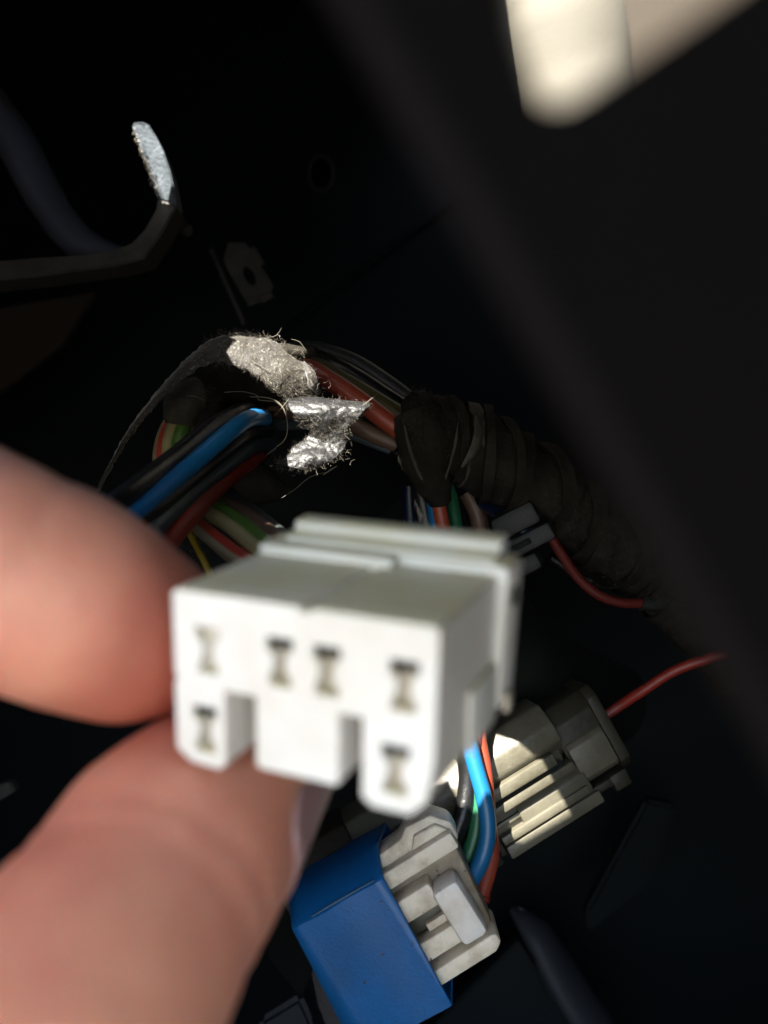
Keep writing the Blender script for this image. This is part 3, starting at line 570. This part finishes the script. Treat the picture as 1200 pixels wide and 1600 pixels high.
# dust fibres over the dark harness
df = Mesh()
for i in range(1500):
    q = random.uniform(0, 6.9); a = path[int(q)]; b = path[int(q) + 1]; cpt = a.lerp(b, q - int(q)); an = random.uniform(0, math.pi * 2)
    fibre(cpt + V((0, -abs(math.sin(an)) * 7.0, math.cos(an) * 7.2)), random.uniform(.6, 1.8), .022, 1.3, df)
for i in range(260):
    fibre(P(random.uniform(255, 345), random.uniform(605, 710), 152), random.uniform(.6, 2.0), .025, 1.3, df)
for i in range(140):
    fibre(P(random.uniform(255, 320), random.uniform(820, 890), 152), random.uniform(1, 3), .025, 1.3, df)
df.build('lint', M_dfibre, kind='stuff')

# ------------------------------------------------------------------ small dark connector in the gloom
MS = frame(822, 838, 158, 28, yaw=-15)
t = thing('small_connector', 'small dark grey plastic connector hanging in shadow above right of the white plug', 'connector', P(822, 838, 158))
Mesh().box(-4.5, 4, -2, 5, 1.2, 5.6, MS, bev=1.0).build('housing', M_dplas, t)
Mesh().box(-4.5, 5, -3, 5, -2.4, .9, MS, bev=.7).build('latch_plate', M_dplas, t)
Mesh().box(-3.6, .8, -3.3, -2.6, -1.2, -.1, MS, bev=.2).build('latch_slot', M_deep, t)
Mesh().box(-4.8, .5, -2, 5, -6.2, -2.8, MS, bev=1.1).build('lower_lobe', M_dplas, t)

# ------------------------------------------------------------------ big grey connector, lower right
MG = frame(790, 1228, 166, 29, yaw=8)
t = thing('grey_connector', 'large dusty grey ribbed plastic connector with hard sun patches, lower right', 'connector', P(800, 1225, 166))
s = .12
def octo(y0, y1, z0, z1, c): return [(y0 + c, z0), (y1 - c, z0), (y1, z0 + c), (y1, z1 - c), (y1 - c, z1), (y0 + c, z1), (y0, z1 - c), (y0, z0 + c)]
Mesh().prism(octo(-4.5, 14, -9.6, 9.8, 3.8), -30, 11.5, 'x', MG, bev=.7).build('housing', M_gplas, t)
Mesh().prism(octo(-6.3, 13, .6, 10.8, 3.4), -6, 12.5, 'x', MG, bev=.6).build('upper_shell', M_gplas, t)
Mesh().prism(octo(-5.6, 13, -9.9, -.7, 2.8), -1, 13.4, 'x', MG, bev=.6).build('lower_shell', M_gplas, t)
for z, x0, x1, yy, hh in ((1.9, -9, 9.5, -7.4, 1.1), (-1.0, -9, 12, -6.9, .8), (-6.4, -6, 12.5, -6.2, .8), (-8.8, -6, 14, -6.0, 1.2), (-4.0, -6, 5.5, -5.3, .5)):
    Mesh().box(x0, x1, yy, yy + 3.4, z - hh, z + hh, MG, bev=.3).build('rail', M_gplas, t)
Mesh().box(-10, 10.5, -6.42, -6.2, -.2, .8, MG).build('groove_shade', M_deep, t)  # black strip painting the shade between the rails
Mesh().box(-9.8, -7.6, -7.2, -3, -9.4, 4.6, MG, bev=.4).build('cross_bar', M_gplas2, t)
Mesh().box(-7.4, -6.2, -5.2, -3, -9, 4, MG, bev=.3).build('cross_bar', M_bplas, t)
Mesh().prism(octo(-4.2, 11, -7.4, 8.6, 3.0), 12, 22, 'x', MG, bev=.6).build('rear_boot', M_gplas2, t)
Mesh().prism(octo(-4.9, 11.5, -7.8, 9.2, 2.0), 20.4, 22.6, 'x', MG, bev=.4).build('boot_rim', M_gplas2, t)
Mesh().prism(octo(-5.4, 0, -6.0, 2.0, 1.0), 12.6, 20.2, 'x', MG, bev=.3).build('boot_window', M_gplas, t)
Mesh().box(17, 20.5, -5.2, 0, -10.2, -7, MG, bev=.5).build('boot_hook', M_gplas2, t)
Mesh().box(10, 19, -5, -1, -8.8, -7.2, MG, bev=.4).build('boot_hook', M_gplas2, t)
one(Mesh().tube([P(590, 840, 184), P(690, 930, 180), P(780, 1020, 182), P(880, 1075, 188), P(960, 1100, 196)], [11, 13, 12, 10, 9], n=20, step=2, wob=.05).build('blocker', M_deep), 'black conduit tube added to stop stray sun behind the plug, above the grey connector', 'blocker')  # tube added to keep stray sun spots off the firewall
t = thing('brown_connector', 'dark brown mating connector half hidden between thumb and blue sleeve', 'connector', P(500, 1330, 170))
MB = frame(800, 1225, 166, 29, yaw=8)
Mesh().prism(octo(-5, 14, -10.4, 10.6, 3), -46, -30.4, 'x', MB, bev=.8).build('housing', M_bplas, t)
Mesh().box(-42, -32, -6, 0, 3, 8, MB, bev=.6).build('raised_rib', M_bplas, t)
Mesh().box(-44, -31, -6.4, 0, -5, 0, MB, bev=.6).build('raised_rib', M_bplas, t)

# ------------------------------------------------------------------ second white connector in blue sleeve
MW = frame(650, 1440, 140, 32)
q_ = K * 140
t = thing('sleeved_connector', 'dirty white connector with a latch pad, half covered by the blue sleeve', 'connector', P(690, 1410, 142))
def bx(x0, x1, y0, y1, z0, z1, nm, m_=M_white2, bev=.5):
    Mesh().box(x0 * q_, x1 * q_, y0, y1, z0 * q_, z1 * q_, MW, bev=bev).build(nm, m_, t)
Mesh().prism([(-40 * q_, -92 * q_), (96 * q_, -80 * q_), (112 * q_, 60 * q_), (-40 * q_, 60 * q_)], 3.2, 12, 'y', MW, bev=.5).build('housing', M_recess, t)
Mesh().prism([(-40, 64), (118, 64), (126, 72), (126, 98), (104, 126), (60, 132), (46, 120), (40, 114), (-40, 112)] and [(a * q_, b * q_) for a, b in [(-6, 64), (118, 64), (126, 72), (126, 98), (104, 124), (60, 128), (44, 116), (-6, 112)]], 1.8, 8, 'y', MW, bev=.6).build('top_shell', M_white2, t)
bx(-30, 120, -.6, 4, 64, 92, 'upper_rail', bev=.45)
Mesh().prism([(a * q_, b * q_) for a, b in [(50, 92), (118, 92), (104, 110), (66, 112)]], .9, 3, 'y', MW, bev=.4).build('thumb_ridge', M_white2, t)
Mesh().prism([(a * q_, b * q_) for a, b in [(-46, -104), (84, -104), (98, -94), (98, -80), (88, -76), (-46, -78)]], -.8, 9, 'y', MW, bev=.7).build('lower_rail', M_white2, t)
bx(46, 92, -2.6, 3.6, -66, 32, 'latch_pad', M_pad, 1.1)
bx(-24, 50, -.9, 3.6, 6, 44, 'latch_arm', M_white2, .5)
bx(-34, 50, -.9, 3.6, -62, -30, 'latch_arm', M_white2, .5)
bx(-20, 40, 2.2, 3.5, -28, 4, 'latch_recess', M_gplas, .2)
bx(8, 44, .8, 3.4, -29, -16, 'recess_step', M_white2, .2)
t = thing('blue_sleeve', 'dusty bright blue plastic sleeve over the lower white connector', 'sleeve', P(560, 1450, 140))
MW2 = frame(650, 1440, 140, 32, yaw=-6)
prof = [(-2.6, -13.0), (-2.6, 9.4), (-1.9, 10.0), (3.4, 12.6), (14.5, 11.6), (14.5, -13.0)]
prof_i = [(-2.0, -12.2), (-2.0, 9.0), (4.8, 13.5), (13.8, 13.5), (13.8, -12.2)]
bm = bmesh.new()
N1 = 10
xs = [-17.2 + 17.2 * i / N1 for i in range(N1 + 1)]
rings = []
for x in xs:
    ring = []
    for (y, z) in prof:
        dx = (-.13 * (10 - z) * .0) ; zz = z
        e = 1 if x > -1 else 0
        xo = x + (-.06 * (9.6 - z) if x > -1 else 0)
        if x < -16.5: xo += .09 * (z - 14) * -1 if z > 0 else -1.5
        ring.append(bm.verts.new((xo, y + .12 * math.sin(x * .5 + z * .3), zz + .10 * math.sin(x * .7))))
    rings.append(ring)
for i in range(N1):
    for j in range(len(prof)): bm.faces.new((rings[i][j], rings[i + 1][j], rings[i + 1][(j + 1) % len(prof)], rings[i][(j + 1) % len(prof)]))
bmesh.ops.recalc_face_normals(bm, faces=bm.faces[:])
o = Mesh().frombm(bm, MW2).build('shell', M_sleeve, t); md = o.modifiers.new('s', 'SOLIDIFY'); md.thickness = .0006; md.offset = -1
Mesh().tube([MW2 @ V((-13, -2.4, 9.75)), MW2 @ V((-8, -2.45, 9.85)), MW2 @ V((-1.4, -2.4, 9.8))], [.1, .16, .1], n=6, step=1).build('pale_crease', mat('pale_blue', (0.09, 0.15, 0.22), .5), t)  # paler line along the sleeve's upper crease
# dark things below and left of the sleeve
one(sheet([(395, 1385, 168), (440, 1400, 160), (500, 1490, 158), (470, 1560, 160), (420, 1500, 165)], 6).build('black_shroud', M_deep), 'black plastic shroud left of the blue sleeve', 'shroud')
Mw = mat('mauve_grey', (0.03, 0.024, 0.027), .6, bump=.3)
t = thing('duct_elbow', 'blurred mauve-grey moulded piece at the bottom, left of the sleeve', 'duct', P(480, 1560, 190))
sheet([(405, 1595, 190), (470, 1555, 190), (490, 1600, 190), (490, 1700, 190), (380, 1700, 190)], 8, 1.2).build('body', M_tube, t)
sheet([(484, 1515, 188), (545, 1500, 188), (560, 1590, 188), (530, 1640, 188), (500, 1590, 188)], 8, 1.2).build('flange', Mw, t)
t = thing('floor_duct', 'dim grey-blue edge of a duct slanting down below the connectors, bottom right', 'duct', P(880, 1530, 215))
Mesh().tube([P(800, 1420, 222), P(840, 1460, 218), P(880, 1530, 216), P(925, 1600, 214), P(985, 1700, 212)], [1.2, 5, 6.4, 6.6, 6.8], n=20, step=3, flat=.6, wob=.08).build('rounded_edge', M_tube, t)
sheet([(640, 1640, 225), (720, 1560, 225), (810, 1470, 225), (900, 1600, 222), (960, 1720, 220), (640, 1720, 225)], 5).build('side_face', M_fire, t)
one(sheet([(-60, 1240, 200), (15, 1222, 200), (25, 1236, 200), (-20, 1262, 200), (-60, 1270, 200)], 3).build('pale_strip', M_dmetal), 'blurred pale metal strip at the left edge between finger and thumb', 'strip')
one(sheet([(915, 1425, 232), (1010, 1250, 228), (1060, 1260, 228), (1020, 1380, 230), (920, 1460, 232)], 5, 1).build('dark_bracket', M_fire), 'barely visible black bracket right of the grey connector', 'bracket')
